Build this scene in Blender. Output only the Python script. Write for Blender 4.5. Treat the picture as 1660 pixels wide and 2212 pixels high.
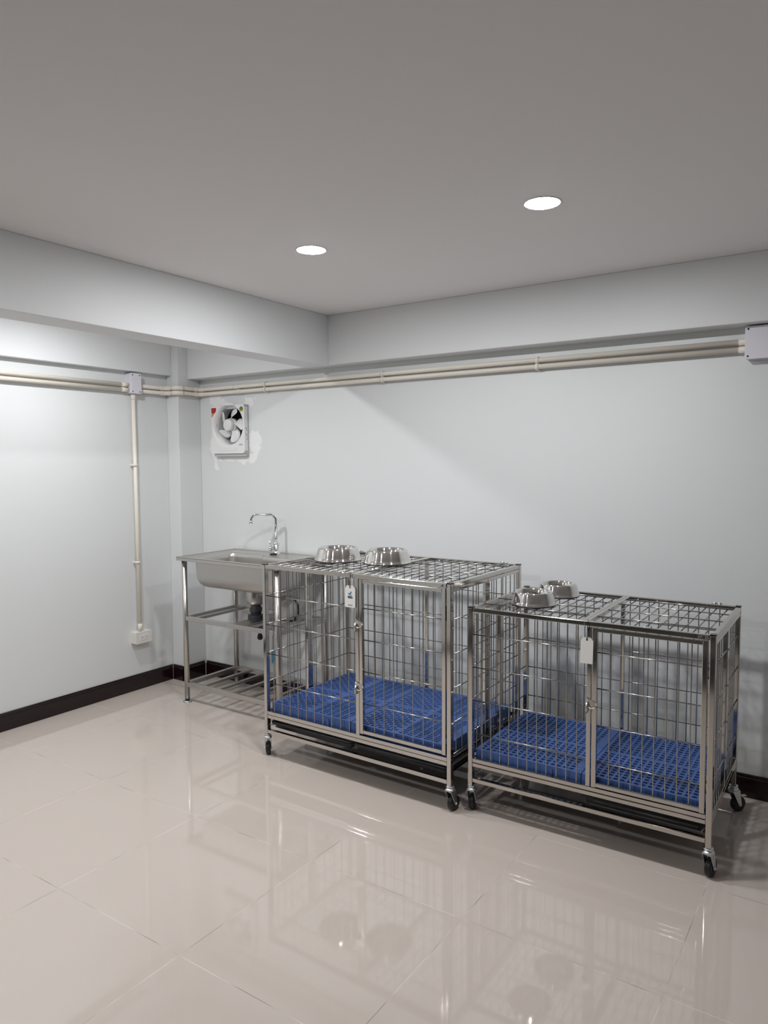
import bpy, bmesh, math, random
from mathutils import Vector, Matrix
random.seed(4)
PI = math.pi
for o in list(bpy.data.objects): bpy.data.objects.remove(o)
S = bpy.context.scene
COL = S.collection

# ------------------------------------------------------------------ camera
cam_d = bpy.data.cameras.new('camera'); cam = bpy.data.objects.new('camera', cam_d); COL.objects.link(cam)
cR = Vector((0.82947122, 0.55852153, -0.00558595)); cU = Vector((-0.03286326, 0.05878448, 0.99772962)); cF = Vector((-0.55758184, 0.82740443, -0.06711487))
cam.matrix_world = Matrix(((cR.x, cU.x, -cF.x, 3.8107), (cR.y, cU.y, -cF.y, -3.3324), (cR.z, cU.z, -cF.z, 1.41375), (0, 0, 0, 1)))
cam_d.sensor_fit = 'VERTICAL'; cam_d.sensor_height = 24; cam_d.lens = 1571.42 * 24 / 2212
cam_d.clip_start = 0.02
S.camera = cam

# ------------------------------------------------------------------ exposure, world
S.view_settings.view_transform = 'Standard'; S.view_settings.look = 'None'; S.view_settings.gamma = 1
S.view_settings.use_curve_mapping = False
S.view_settings.exposure = 2.1
W = bpy.data.worlds.new('world'); S.world = W; W.use_nodes = True
W.node_tree.nodes['Background'].inputs[0].default_value = (0.01, 0.012, 0.015, 1)
W.node_tree.nodes['Background'].inputs[1].default_value = 1.0

LAMP_WATT = 95.0     # emission strength of a downlight's diffuser
H, HB, DB = 2.232, 1.960, 0.105
XB0, XB1 = 1.110, 1.268
PX, DP = 0.108, 0.185
RX, FY = 6.4, -3.95

# ------------------------------------------------------------------ materials
def mat(name, col, rough=0.5, metal=0.0, bump=0.0, bscale=40, spec=0.5, var=0.0, vscale=6, coat=0.0, stretch=None):
    m = bpy.data.materials.new(name); m.use_nodes = True
    nt = m.node_tree; b = nt.nodes['Principled BSDF']
    b.inputs['Base Color'].default_value = (*col, 1); b.inputs['Roughness'].default_value = rough
    b.inputs['Metallic'].default_value = metal; b.inputs['Specular IOR Level'].default_value = spec
    b.inputs['Coat Weight'].default_value = coat
    tc = nt.nodes.new('ShaderNodeTexCoord'); src = tc.outputs['Object']
    if stretch:
        mp = nt.nodes.new('ShaderNodeMapping'); mp.inputs['Scale'].default_value = stretch
        nt.links.new(src, mp.inputs[0]); src = mp.outputs[0]
    if bump:
        n = nt.nodes.new('ShaderNodeTexNoise'); n.inputs['Scale'].default_value = bscale; n.inputs['Detail'].default_value = 5
        nt.links.new(src, n.inputs['Vector'])
        bp = nt.nodes.new('ShaderNodeBump'); bp.inputs['Strength'].default_value = bump; bp.inputs['Distance'].default_value = 0.01
        nt.links.new(n.outputs['Fac'], bp.inputs['Height']); nt.links.new(bp.outputs[0], b.inputs['Normal'])
    if var:
        n = nt.nodes.new('ShaderNodeTexNoise'); n.inputs['Scale'].default_value = vscale; n.inputs['Detail'].default_value = 6
        nt.links.new(src, n.inputs['Vector'])
        mx = nt.nodes.new('ShaderNodeMix'); mx.data_type = 'RGBA'
        mx.inputs[6].default_value = (*[c * (1 - var) for c in col], 1); mx.inputs[7].default_value = (*[min(1, c * (1 + var)) for c in col], 1)
        nt.links.new(n.outputs['Fac'], mx.inputs[0]); nt.links.new(mx.outputs[2], b.inputs['Base Color'])
    return m

M = {}
WALLC = (0.755, 0.775, 0.78)
M['wall'] = mat('wall paint', WALLC, 0.42, bump=0.10, bscale=9, var=0.012, vscale=3)
M['beam'] = mat('beam paint', (0.755, 0.77, 0.78), 0.5, bump=0.10, bscale=7, var=0.012, vscale=3)
M['ceil'] = mat('ceiling paint', (0.90, 0.885, 0.88), 0.75, bump=0.03, bscale=3)
M['base'] = mat('baseboard wood', (0.012, 0.004, 0.006), 0.16, bump=0.02, bscale=30)
M['grout'] = mat('corner grout', (0.42, 0.36, 0.33), 0.7)
M['steel'] = mat('polished steel', (0.58, 0.555, 0.52), 0.10, 1.0, bump=0.012, bscale=14, stretch=(1, 1, 0.3))
M['steel2'] = mat('tube steel', (0.56, 0.545, 0.52), 0.32, 1.0, bump=0.02, bscale=40)
M['wire'] = mat('wire steel', (0.44, 0.425, 0.40), 0.18, 1.0)
M['brushed'] = mat('brushed steel', (0.58, 0.565, 0.54), 0.36, 1.0, bump=0.02, bscale=30, stretch=(2, 60, 60))
M['bowl'] = mat('mirror steel', (0.74, 0.725, 0.70), 0.10, 1.0)
_b = M['bowl'].node_tree; _t = _b.nodes.new('ShaderNodeTangent'); _t.direction_type = 'RADIAL'; _t.axis = 'Z'
_p = _b.nodes['Principled BSDF']; _p.inputs['Anisotropic'].default_value = 0.9; _p.inputs['Anisotropic Rotation'].default_value = 0.25; _b.links.new(_t.outputs[0], _p.inputs['Tangent'])
M['chrome'] = mat('chrome', (0.85, 0.86, 0.87), 0.05, 1.0)
M['zinc'] = mat('zinc plate', (0.72, 0.74, 0.75), 0.28, 1.0)
M['rubber'] = mat('black rubber', (0.012, 0.012, 0.013), 0.45)
M['black'] = mat('black plastic', (0.012, 0.012, 0.014), 0.22)
M['traypl'] = mat('black tray plastic', (0.010, 0.010, 0.012), 0.3)
M['dgrey'] = mat('dark grey plastic', (0.055, 0.06, 0.075), 0.4)
M['lgrey'] = mat('light grey plastic', (0.5, 0.5, 0.49), 0.4)
M['blue'] = mat('blue plastic', (0.054, 0.118, 0.345), 0.42, var=0.10, vscale=5)
M['teal'] = mat('teal plastic', (0.03, 0.22, 0.36), 0.35)
M['white'] = mat('white plastic', (0.83, 0.83, 0.83), 0.3)
M['lilac'] = mat('box plastic', (0.78, 0.765, 0.84), 0.35)
M['cream'] = mat('cream pvc', (0.87, 0.81, 0.72), 0.35)
M['switch'] = mat('outlet plastic', (0.80, 0.77, 0.72), 0.35)
M['paper'] = mat('tag card', (0.85, 0.84, 0.82), 0.6)
M['ink'] = mat('black ink', (0.02, 0.02, 0.025), 0.6)
M['greyink'] = mat('grey ink', (0.25, 0.25, 0.26), 0.6)
M['blueink'] = mat('blue ink', (0.03, 0.18, 0.42), 0.6)
M['navy'] = mat('navy ink', (0.01, 0.02, 0.12), 0.6)
M['red'] = mat('red sticker', (0.42, 0.02, 0.03), 0.5)
M['gold'] = mat('gold sticker', (0.55, 0.33, 0.06), 0.5)
M['green'] = mat('green sticker', (0.10, 0.22, 0.05), 0.5)
M['matfab'] = mat('added mat fibre', (0.02, 0.022, 0.022), 0.9, bump=.3, bscale=300)
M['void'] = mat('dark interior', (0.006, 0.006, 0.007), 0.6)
M['wood'] = mat('door paint', (0.10, 0.055, 0.035), 0.4, var=0.3, vscale=4, stretch=(12, 12, 1))
M['nightglass'] = mat('night window glass', (0.012, 0.022, 0.019), 0.03)
M['alu'] = mat('window frame aluminium', (0.30, 0.30, 0.30), 0.4, 0.8)
def emit(name, col, s):
    m = bpy.data.materials.new(name); m.use_nodes = True; nt = m.node_tree
    nt.nodes.remove(nt.nodes['Principled BSDF'])
    e = nt.nodes.new('ShaderNodeEmission'); e.inputs[0].default_value = (*col, 1); e.inputs[1].default_value = s
    nt.links.new(e.outputs[0], nt.nodes['Material Output'].inputs[0]); return m
M['lamp'] = emit('lamp diffuser glow', (0.985, 0.99, 1.0), LAMP_WATT)

def math_node(nt, op, a, b=None):
    n = nt.nodes.new('ShaderNodeMath'); n.operation = op
    for i, v in enumerate((a, b)):
        if v is None: continue
        if isinstance(v, (int, float)): n.inputs[i].default_value = v
        else: nt.links.new(v, n.inputs[i])
    return n.outputs[0]

def floor_mat():
    m = bpy.data.materials.new('floor tiles'); m.use_nodes = True; nt = m.node_tree; b = nt.nodes['Principled BSDF']
    g = nt.nodes.new('ShaderNodeTexCoord'); sx = nt.nodes.new('ShaderNodeSeparateXYZ'); nt.links.new(g.outputs['Object'], sx.inputs[0])
    def line(out, off):
        v = math_node(nt, 'SUBTRACT', out, off - 6.0)      # positive everywhere
        v = math_node(nt, 'DIVIDE', v, 0.6)
        v = math_node(nt, 'FRACT', v)
        v = math_node(nt, 'SUBTRACT', v, 0.5)
        v = math_node(nt, 'ABSOLUTE', v)
        return math_node(nt, 'GREATER_THAN', v, 0.5 - 0.0011 / 0.6)
    l = math_node(nt, 'MAXIMUM', line(sx.outputs[0], 0.3917), line(sx.outputs[1], -0.8014))
    nz = nt.nodes.new('ShaderNodeTexNoise'); nz.inputs['Scale'].default_value = 1.7; nz.inputs['Detail'].default_value = 6
    nt.links.new(g.outputs['Object'], nz.inputs['Vector'])
    mx = nt.nodes.new('ShaderNodeMix'); mx.data_type = 'RGBA'
    mx.inputs[6].default_value = (0.565, 0.495, 0.445, 1); mx.inputs[7].default_value = (0.595, 0.525, 0.475, 1)
    nt.links.new(nz.outputs['Fac'], mx.inputs[0])
    nz2 = nt.nodes.new('ShaderNodeTexNoise'); nz2.inputs['Scale'].default_value = 5; nz2.inputs['Detail'].default_value = 3
    nt.links.new(g.outputs['Object'], nz2.inputs['Vector'])
    gc = nt.nodes.new('ShaderNodeValToRGB'); gc.color_ramp.elements[0].position = 0.40; gc.color_ramp.elements[0].color = (0.28, 0.245, 0.22, 1)
    gc.color_ramp.elements[1].position = 0.56; gc.color_ramp.elements[1].color = (0.70, 0.63, 0.58, 1)
    nt.links.new(nz2.outputs['Fac'], gc.inputs[0])
    m2 = nt.nodes.new('ShaderNodeMix'); m2.data_type = 'RGBA'
    nt.links.new(l, m2.inputs[0]); nt.links.new(mx.outputs[2], m2.inputs[6]); nt.links.new(gc.outputs[0], m2.inputs[7])
    nt.links.new(m2.outputs[2], b.inputs['Base Color'])
    r = math_node(nt, 'MULTIPLY', l, 0.35); r = math_node(nt, 'ADD', r, 0.045); nt.links.new(r, b.inputs['Roughness'])
    b.inputs['IOR'].default_value = 1.66
    wv = nt.nodes.new('ShaderNodeTexNoise'); wv.inputs['Scale'].default_value = 2.2; wv.inputs['Detail'].default_value = 1
    nt.links.new(g.outputs['Object'], wv.inputs['Vector'])
    hh = math_node(nt, 'SUBTRACT', wv.outputs['Fac'], math_node(nt, 'MULTIPLY', l, 0.05))
    bp = nt.nodes.new('ShaderNodeBump'); bp.inputs['Strength'].default_value = 0.05; bp.inputs['Distance'].default_value = 0.006
    nt.links.new(hh, bp.inputs['Height']); nt.links.new(bp.outputs[0], b.inputs['Normal'])
    return m
M['floor'] = floor_mat()

def backwall_mat():
    # grey paint with white filler smeared round the fan
    m = mat('back wall paint', WALLC, 0.40, bump=0.10, bscale=9)
    nt = m.node_tree; b = nt.nodes['Principled BSDF']
    g = nt.nodes.new('ShaderNodeTexCoord')
    nz = nt.nodes.new('ShaderNodeTexNoise'); nz.inputs['Scale'].default_value = 22; nz.inputs['Detail'].default_value = 5; nz.inputs['Roughness'].default_value = 0.62
    nt.links.new(g.outputs['Object'], nz.inputs['Vector'])
    nsub = nt.nodes.new('ShaderNodeVectorMath'); nsub.operation = 'SUBTRACT'; nsub.inputs[1].default_value = (0.5, 0.5, 0.5)
    nt.links.new(nz.outputs['Color'], nsub.inputs[0])
    nsc = nt.nodes.new('ShaderNodeVectorMath'); nsc.operation = 'SCALE'; nsc.inputs[3].default_value = 0.10
    nt.links.new(nsub.outputs[0], nsc.inputs[0])
    ad = nt.nodes.new('ShaderNodeVectorMath'); ad.operation = 'ADD'
    nt.links.new(g.outputs['Object'], ad.inputs[0]); nt.links.new(nsc.outputs[0], ad.inputs[1])
    sx = nt.nodes.new('ShaderNodeSeparateXYZ'); nt.links.new(ad.outputs[0], sx.inputs[0])
    tot = None
    for (cx, cz, ax, az) in ((0.245, 1.835, 0.055, 0.038), (0.29, 1.805, 0.075, 0.018), (0.545, 1.80, 0.035, 0.03), (0.595, 1.545, 0.055, 0.075), (0.60, 1.50, 0.03, 0.06),
                             (0.22, 1.53, 0.028, 0.06), (0.27, 1.465, 0.06, 0.03), (0.40, 1.45, 0.12, 0.016), (0.51, 1.445, 0.08, 0.03), (0.25, 1.405, 0.012, 0.028), (0.61, 1.82, 0.008, 0.008)):
        dx = math_node(nt, 'DIVIDE', math_node(nt, 'SUBTRACT', sx.outputs[0], cx), ax)
        dz = math_node(nt, 'DIVIDE', math_node(nt, 'SUBTRACT', sx.outputs[2], cz), az)
        d = math_node(nt, 'ADD', math_node(nt, 'MULTIPLY', dx, dx), math_node(nt, 'MULTIPLY', dz, dz))
        k = math_node(nt, 'LESS_THAN', d, 1.0)
        tot = k if tot is None else math_node(nt, 'MAXIMUM', tot, k)
    n2 = nt.nodes.new('ShaderNodeTexNoise'); n2.inputs['Scale'].default_value = 30; nt.links.new(g.outputs['Object'], n2.inputs['Vector'])
    f = math_node(nt, 'MULTIPLY', tot, math_node(nt, 'ADD', math_node(nt, 'MULTIPLY', n2.outputs['Fac'], 0.5), 0.62))
    mx = nt.nodes.new('ShaderNodeMix'); mx.data_type = 'RGBA'; mx.inputs[6].default_value = (*WALLC, 1); mx.inputs[7].default_value = (0.93, 0.935, 0.94, 1)
    nt.links.new(f, mx.inputs[0]); nt.links.new(mx.outputs[2], b.inputs['Base Color'])
    return m
M['backwall'] = backwall_mat()

# ------------------------------------------------------------------ mesh helpers
class MB:
    def __init__(s): s.v = []; s.f = []; s.sm = []
    def add(s, vs, fs, smooth=False):
        o = len(s.v); s.v += [tuple(v) for v in vs]; s.f += [tuple(o + i for i in f) for f in fs]; s.sm += [smooth] * len(fs); return s
    def box(s, x0, x1, y0, y1, z0, z1):
        if x0 > x1: x0, x1 = x1, x0
        if y0 > y1: y0, y1 = y1, y0
        if z0 > z1: z0, z1 = z1, z0
        return s.add([(x0, y0, z0), (x1, y0, z0), (x1, y1, z0), (x0, y1, z0), (x0, y0, z1), (x1, y0, z1), (x1, y1, z1), (x0, y1, z1)],
                     [(0, 3, 2, 1), (4, 5, 6, 7), (0, 1, 5, 4), (1, 2, 6, 5), (2, 3, 7, 6), (3, 0, 4, 7)])
    def rod(s, a, b, r, n=8, r2=None, cap=True):
        return s.path([a, b], r, n, cap, r2)
    def path(s, pts, r, n=8, cap=True, r2=None):
        pts = [Vector(p) for p in pts]; rings = []
        t0 = (pts[1] - pts[0]).normalized()
        u = t0.orthogonal().normalized(); prev = t0
        for i, p in enumerate(pts):
            if i == 0: t = t0
            elif i == len(pts) - 1: t = (pts[-1] - pts[-2]).normalized()
            else: t = ((pts[i + 1] - p).normalized() + (p - pts[i - 1]).normalized()).normalized()
            q = prev.rotation_difference(t); u = (q @ u); u = (u - t * u.dot(t)).normalized(); prev = t
            w = t.cross(u); rr = r[i] if isinstance(r, (list, tuple)) else (r if (r2 is None or i == 0) else r2)
            rings.append([p + (u * math.cos(k * 2 * PI / n) + w * math.sin(k * 2 * PI / n)) * rr for k in range(n)])
        vs = [v for rg in rings for v in rg]; fs = []
        for i in range(len(pts) - 1):
            for k in range(n):
                a = i * n + k; b = i * n + (k + 1) % n; fs.append((a, b, b + n, a + n))
        s.add(vs, fs, True)
        if cap:
            o = len(s.v) - len(vs)
            s.f.append(tuple(o + k for k in range(n - 1, -1, -1))); s.sm.append(False)
            e = o + (len(pts) - 1) * n; s.f.append(tuple(e + k for k in range(n))); s.sm.append(False)
        return s
    def lathe(s, prof, c=(0, 0, 0), n=48, axis='z'):
        vs = []
        for (r, h) in prof:
            for k in range(n):
                a = 2 * PI * k / n
                if axis == 'z': vs.append((c[0] + r * math.cos(a), c[1] + r * math.sin(a), c[2] + h))
                elif axis == 'y': vs.append((c[0] + r * math.cos(a), c[1] + h, c[2] + r * math.sin(a)))
                else: vs.append((c[0] + h, c[1] + r * math.cos(a), c[2] + r * math.sin(a)))
        fs = []
        for i in range(len(prof) - 1):
            for k in range(n):
                a = i * n + k; b = i * n + (k + 1) % n; fs.append((a, b, b + n, a + n))
        return s.add(vs, fs, True)
    def prism(s, pts, axis, a0, a1):
        """outline pts (2D) extruded along axis"""
        def P(p, h): return {'x': (h, p[0], p[1]), 'y': (p[0], h, p[1]), 'z': (p[0], p[1], h)}[axis]
        n = len(pts); vs = [P(p, a0) for p in pts] + [P(p, a1) for p in pts]
        fs = [tuple(range(n)), tuple(range(2 * n - 1, n - 1, -1))] + [(k, k + n, (k + 1) % n + n, (k + 1) % n) for k in range(n)]
        return s.add(vs, fs)
    def xf(s, mtx, start=0):
        for i in range(start, len(s.v)): s.v[i] = tuple(mtx @ Vector(s.v[i]))
        return s
    def build(s, name, m, parent=None, bevel=0.0, loc=None, auto=False):
        me = bpy.data.meshes.new(name); me.from_pydata(s.v, [], s.f)
        bm = bmesh.new(); bm.from_mesh(me); bmesh.ops.recalc_face_normals(bm, faces=bm.faces); bm.to_mesh(me); bm.free()
        me.polygons.foreach_set('use_smooth', s.sm)
        if isinstance(m, (list, tuple)):
            for q in m: me.materials.append(M[q])
        else: me.materials.append(M[m])
        o = bpy.data.objects.new(name, me); COL.objects.link(o)
        if parent: o.parent = parent
        if loc: o.location = loc
        if bevel:
            b = o.modifiers.new('bevel', 'BEVEL'); b.width = bevel; b.segments = 2; b.limit_method = 'ANGLE'; b.angle_limit = 0.7
            b.harden_normals = False
        return o
def tag(o, label=None, cat=None, group=None, kind=None):
    if label: o['label'] = label
    if cat: o['category'] = cat
    if group: o['group'] = group
    if kind: o['kind'] = kind
    return o
def empty(name, loc, rz=0, label=None, cat=None, group=None):
    o = bpy.data.objects.new(name, None); COL.objects.link(o); o.location = loc; o.rotation_euler = (0, 0, rz); o.empty_display_size = 0.05
    return tag(o, label, cat, group)
def copy_tree(o, parent=None):
    c = o.copy(); COL.objects.link(c)
    if parent: c.parent = parent
    for ch in list(o.children): copy_tree(ch, c)
    return c
def struct(o): o['kind'] = 'structure'; return o

# ------------------------------------------------------------------ room shell
struct(MB().add([(-0.2, 0.4, 0), (RX + .2, 0.4, 0), (RX + .2, FY - .2, 0), (-.2, FY - .2, 0), (-.2, .4, -.1), (RX + .2, .4, -.1), (RX + .2, FY - .2, -.1), (-.2, FY - .2, -.1)],
              [(0, 1, 2, 3), (4, 5, 6, 7), (0, 1, 5, 4), (1, 2, 6, 5), (2, 3, 7, 6), (3, 0, 4, 7)]).build('floor', 'floor'))
# ceiling slab
struct(MB().box(-.2, RX + .2, FY - .2, .4, H, H + .12).build('ceiling', 'ceil'))
# back wall with the square hole the fan sits in
wb = MB(); fx0, fx1, fz0, fz1 = 0.275, 0.535, 1.495, 1.765
wb.box(-.2, fx0, 0, .2, 0, H); wb.box(fx1, RX + .2, 0, .2, 0, H); wb.box(fx0, fx1, 0, .2, 0, fz0); wb.box(fx0, fx1, 0, .2, fz1, H)
struct(wb.build('wall_back', 'backwall'))
struct(MB().box(-.2, 0, FY - .2, 0, 0, H).build('wall_left', 'wall'))
struct(MB().box(RX, RX + .2, FY - .2, 0, 0, H).build('wall_right', 'wall'))
# wall behind the camera: a shopfront of dark glass at night, with a sliding door
wf = MB(); wf.box(-.2, .7, FY - .2, FY, 0, H); wf.box(4.75, RX + .2, FY - .2, FY, 0, H); wf.box(.7, 4.75, FY - .2, FY, 2.02, H)
struct(wf.build('wall_front', 'wall'))
def glazing(name, x0, x1, n):
    f = MB(); y0, y1 = FY - .12, FY - .06
    f.box(x0, x1, y0, y1, 0, .08); f.box(x0, x1, y0, y1, 1.96, 2.02)
    for k in range(n + 1):
        x = x0 + (x1 - x0 - .05) * k / n; f.box(x, x + .05, y0, y1, .08, 1.96)
    f = struct(f.build(name, 'alu')); MB().box(x0 + .01, x1 - .01, FY - .095, FY - .089, .05, 1.98).build('pane', 'nightglass', f); return f
glazing('window_1', .7, 2.7, 2)
dr = glazing('door_1', 2.7, 4.75, 2)
MB().box(3.66, 3.68, FY - .06, FY - .02, .85, 1.15).build('door_handle', 'alu', dr)
dm = MB().box(1.0, 4.6, FY + .06, -2.95, .001, .009).build('added_dark_mat', 'matfab', None, bevel=.002)  # out of view, added to give the crates' polished steel something dark to reflect
dm['label'] = 'wide dark mat added unseen on the floor behind the viewer to darken the steel reflections'; dm['category'] = 'added mat'
# ceiling beams, corner pillar
struct(MB().box(XB0, XB1, FY, -DB, 1.957, H).build('trim_1', 'beam', bevel=.003))
struct(MB().box(PX, RX, -DB, 0, HB, H).build('trim_2', 'beam', bevel=.003))
struct(MB().box(0, .05, FY, -DP, 1.979, H).build('trim_3', 'beam', bevel=.003))
struct(MB().box(0, PX, -DP, 0, 0, H).build('trim_4', 'wall', bevel=.004))
# dark skirting tiles: profile with a stepped, rounded top edge
hb = .0965
def skirt(name, p0, p1, nrm):
    prof = [(0, 0), (.014, 0), (.014, hb * .80), (.012, hb * .86), (.009, hb * .88), (.009, hb * .94), (.006, hb), (0, hb)]
    vs = []
    for p in (p0, p1):
        for (d, z) in prof: vs.append((p[0] + nrm[0] * d, p[1] + nrm[1] * d, z))
    n = len(prof); fs = [tuple(range(n)), tuple(range(2 * n - 1, n - 1, -1))] + [(k, (k + 1) % n, (k + 1) % n + n, k + n) for k in range(n)]
    return MB().add(vs, fs).build(name, 'base')
struct(skirt('baseboard_left', (0, FY), (0, -DP - .002), (1, 0)))
b_ = struct(skirt('baseboard_pillar', (.016, -DP), (PX + .014, -DP), (0, -1)))
skirt('baseboard_return', (PX, -DP - .014), (PX, -.018), (1, 0)).parent = b_
struct(skirt('baseboard_back', (PX + .018, 0), (RX, 0), (0, -1)))
struct(skirt('baseboard_right', (RX, -.016), (RX, FY), (-1, 0)))
g = MB(); g.box(.013, .0155, -DP - .0155, -DP - .013, 0, .105); g.box(PX + .0145, PX + .0175, -.0175, -.0145, 0, .105)
struct(g.build('trim_5', 'grout'))

# ------------------------------------------------------------------ downlights
def downlight(x, y, label, first=[None]):
    if first[0] is None:
        e = empty('downlight', (x, y, H))
        MB().lathe([(.0545, -.001), (.0555, -.0022), (.059, -.0018), (.061, 0), (.0545, 0), (.0545, -.001)], n=40).build('trim_ring', 'white', e)
        d = MB().lathe([(.0545, -.0012), (.050, -.0022), (.040, -.0030), (.020, -.0035), (.0001, -.0036)], n=40)
        d.build('diffuser', 'lamp', e); first[0] = e
    else:
        e = copy_tree(first[0]); e.location = (x, y, H)
    return tag(e, label, 'ceiling light', 'recessed ceiling downlights')
LIGHTS = [(1.988, -1.118, 'round lit downlight on the ceiling nearer the corner, left of the two seen'),
          (2.911, -1.090, 'round lit downlight on the ceiling farther right and larger in view'),
          (0.67, -1.20, 'lit downlight hidden behind the left ceiling beam near the corner'),
          (1.988, -2.9, 'lit downlight above and left of the camera'),
          (0.67, -2.8, 'lit downlight in the bay along the left wall, nearer the viewer')]
for x, y, l in LIGHTS: downlight(x, y, l)

# ------------------------------------------------------------------ conduits and boxes
ZC1, ZC2, CR = 1.897, 1.866, .0118
OFF = .026
def conduit(name, pts, label, couplings=(), clips=(), elbows=()):
    p0 = Vector(pts[0]); e = empty(name, p0, 0, label, 'conduit', 'cream electrical conduits')
    L = lambda p: Vector(p) - p0
    # round the corners
    out = [L(pts[0])]
    for i in range(1, len(pts) - 1):
        a, b, c = L(pts[i - 1]), L(pts[i]), L(pts[i + 1]); r = min(.03, (b - a).length * .45, (c - b).length * .45)
        d1 = (a - b).normalized() * r; d2 = (c - b).normalized() * r
        for t in (0, .25, .5, .75, 1): out.append((b + d1) * (1 - t) ** 2 + b * 2 * t * (1 - t) + (b + d2) * t * t)
    out.append(L(pts[-1]))
    MB().path(out, CR, 14).build('pipe', 'cream', e)
    for (p, d) in couplings:
        p = L(p); d = Vector(d).normalized()
        MB().path([p - d * .02, p - d * .0195, p + d * .0195, p + d * .02], [CR, CR + .0022, CR + .0022, CR], 14).build('coupling', 'cream', e)
    for i in elbows:
        a, b, c = L(pts[i - 1]), L(pts[i]), L(pts[i + 1]); r = .034; d1 = (a - b).normalized(); d2 = (c - b).normalized()
        q = [(b + d1 * .045)]
        for t in (0, .25, .5, .75, 1): q.append((b + d1 * r) * (1 - t) ** 2 + b * 2 * t * (1 - t) + (b + d2 * r) * t * t)
        q.append(b + d2 * .045)
        MB().path(q, CR + .0022, 14).build('elbow', 'cream', e)
    for (p, nrm, d) in clips:   # saddle clip against the wall
        p = L(p); nrm = Vector(nrm); d = Vector(d); s = nrm.cross(d)
        mb = MB(); w = .008
        q = []
        for k in range(9):
            a = PI * k / 8; q.append((s * math.cos(a) + nrm * math.sin(a)) * (CR + .002))
        q = [s * (CR + .002) - nrm * (OFF - .001)] + q + [-s * (CR + .002) - nrm * (OFF - .001)]
        vs = [p + a + d * w for a in q] + [p + a - d * w for a in q] + [p + a * 1.14 + d * w for a in q] + [p + a * 1.14 - d * w for a in q]
        n = len(q); fs = []
        for k in range(n - 1): fs += [(2 * n + k, 2 * n + k + 1, 3 * n + k + 1, 3 * n + k), (k, k + 1, 2 * n + k + 1, 2 * n + k), (n + k, n + k + 1, 3 * n + k + 1, 3 * n + k)]
        mb.add(vs, fs, True); mb.build('clip', 'cream', e)
    return e
yb = -OFF; xl = OFF
for z, nm, cp in ((ZC1, 'upper', (.47,)), (ZC2, 'lower', (.49,))):
    pts = [(xl, -.425, z), (xl, -DP - OFF, z), (PX + OFF, -DP - OFF, z), (PX + OFF, yb, z), (3.37, yb, z)]
    conduit('conduit', pts, '%s of the two cream pipes along the back wall, bending round the corner pillar' % nm,
            couplings=[((c, yb, z), (1, 0, 0)) for c in cp] + [((xl, -.415 + .0, z), (0, 1, 0))] + [((3.355, yb, z), (1, 0, 0))],
            clips=[((x, yb, z), (0, -1, 0), (1, 0, 0)) for x in (.715, 1.578, 2.465)], elbows=(1, 2, 3))
    conduit('conduit', [(xl, FY, z), (xl, -.4955, z)], '%s of the two cream pipes running left from the wall box on the left wall' % nm,
            couplings=[((xl, -.525, z), (0, 1, 0))], clips=[((xl, y, z), (1, 0, 0), (0, 1, 0)) for y in (-1.6, -2.6)])
conduit('conduit', [(xl, -.462, 1.85), (xl, -.458, .375)], 'vertical cream pipe dropping down the left wall to the power outlet',
        couplings=[((xl, -.462, 1.83), (0, 0, 1)), ((xl, -.458, .40), (0, 0, 1))], clips=[((xl, -.462, z), (1, 0, 0), (0, 0, 1)) for z in (1.41, .807)])
# printed line of text on the lower pipe
def lettering(name, txt, size, m, parent, loc, rot, align='LEFT', ext=0.0):
    c = bpy.data.curves.new(name, 'FONT'); c.body = txt; c.size = size; c.align_x = align; c.extrude = ext
    o = bpy.data.objects.new(name, c); COL.objects.link(o)
    dg = bpy.context.evaluated_depsgraph_get(); me = bpy.data.meshes.new_from_object(o.evaluated_get(dg)); bpy.data.objects.remove(o)
    n = bpy.data.objects.new(name, me); COL.objects.link(n); me.materials.clear(); me.materials.append(M[m])
    n.parent = parent; n.location = loc; n.rotation_euler = rot; return n

def rbox(w, h, r, n=4):
    pts = []
    for (cx, cy, a0) in ((w / 2 - r, h / 2 - r, 0), (-w / 2 + r, h / 2 - r, PI / 2), (-w / 2 + r, -h / 2 + r, PI), (w / 2 - r, -h / 2 + r, 1.5 * PI)):
        for k in range(n + 1):
            a = a0 + PI / 2 * k / n; pts.append((cx + r * math.cos(a), cy + r * math.sin(a)))
    return pts
def jbox(loc, rz, w, h, d, label):
    e = empty('junction_box', loc, rz, label, 'junction box', 'lilac-grey plastic junction boxes')
    MB().prism(rbox(w, h, .006), 'y', 0, -d * .72).build('body', 'lilac', e)
    MB().prism(rbox(w + .003, h + .003, .007), 'y', -d * .72, -d).build('lid', 'lilac', e, bevel=.0015)
    for sx in (-1, 1):
        for sz in (-1, 1):
            cx, cz = sx * (w / 2 - .010), sz * (h / 2 - .010)
            mb = MB(); mb.lathe([(0.0001, -d - .0006), (.0038, -d - .0006), (.0038, -d + .002)], (cx, 0, cz), 16, 'y')
            mb.build('screw', 'ink', e)
    return e
jbox((3.431, 0, 1.889), 0, .138, .128, .052, 'lilac-grey junction box at the right end of the two back wall pipes')
jbox((0, -.458, 1.907), PI / 2, .072, .120, .055, 'small lilac-grey junction box on the left wall above the vertical pipe')

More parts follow.
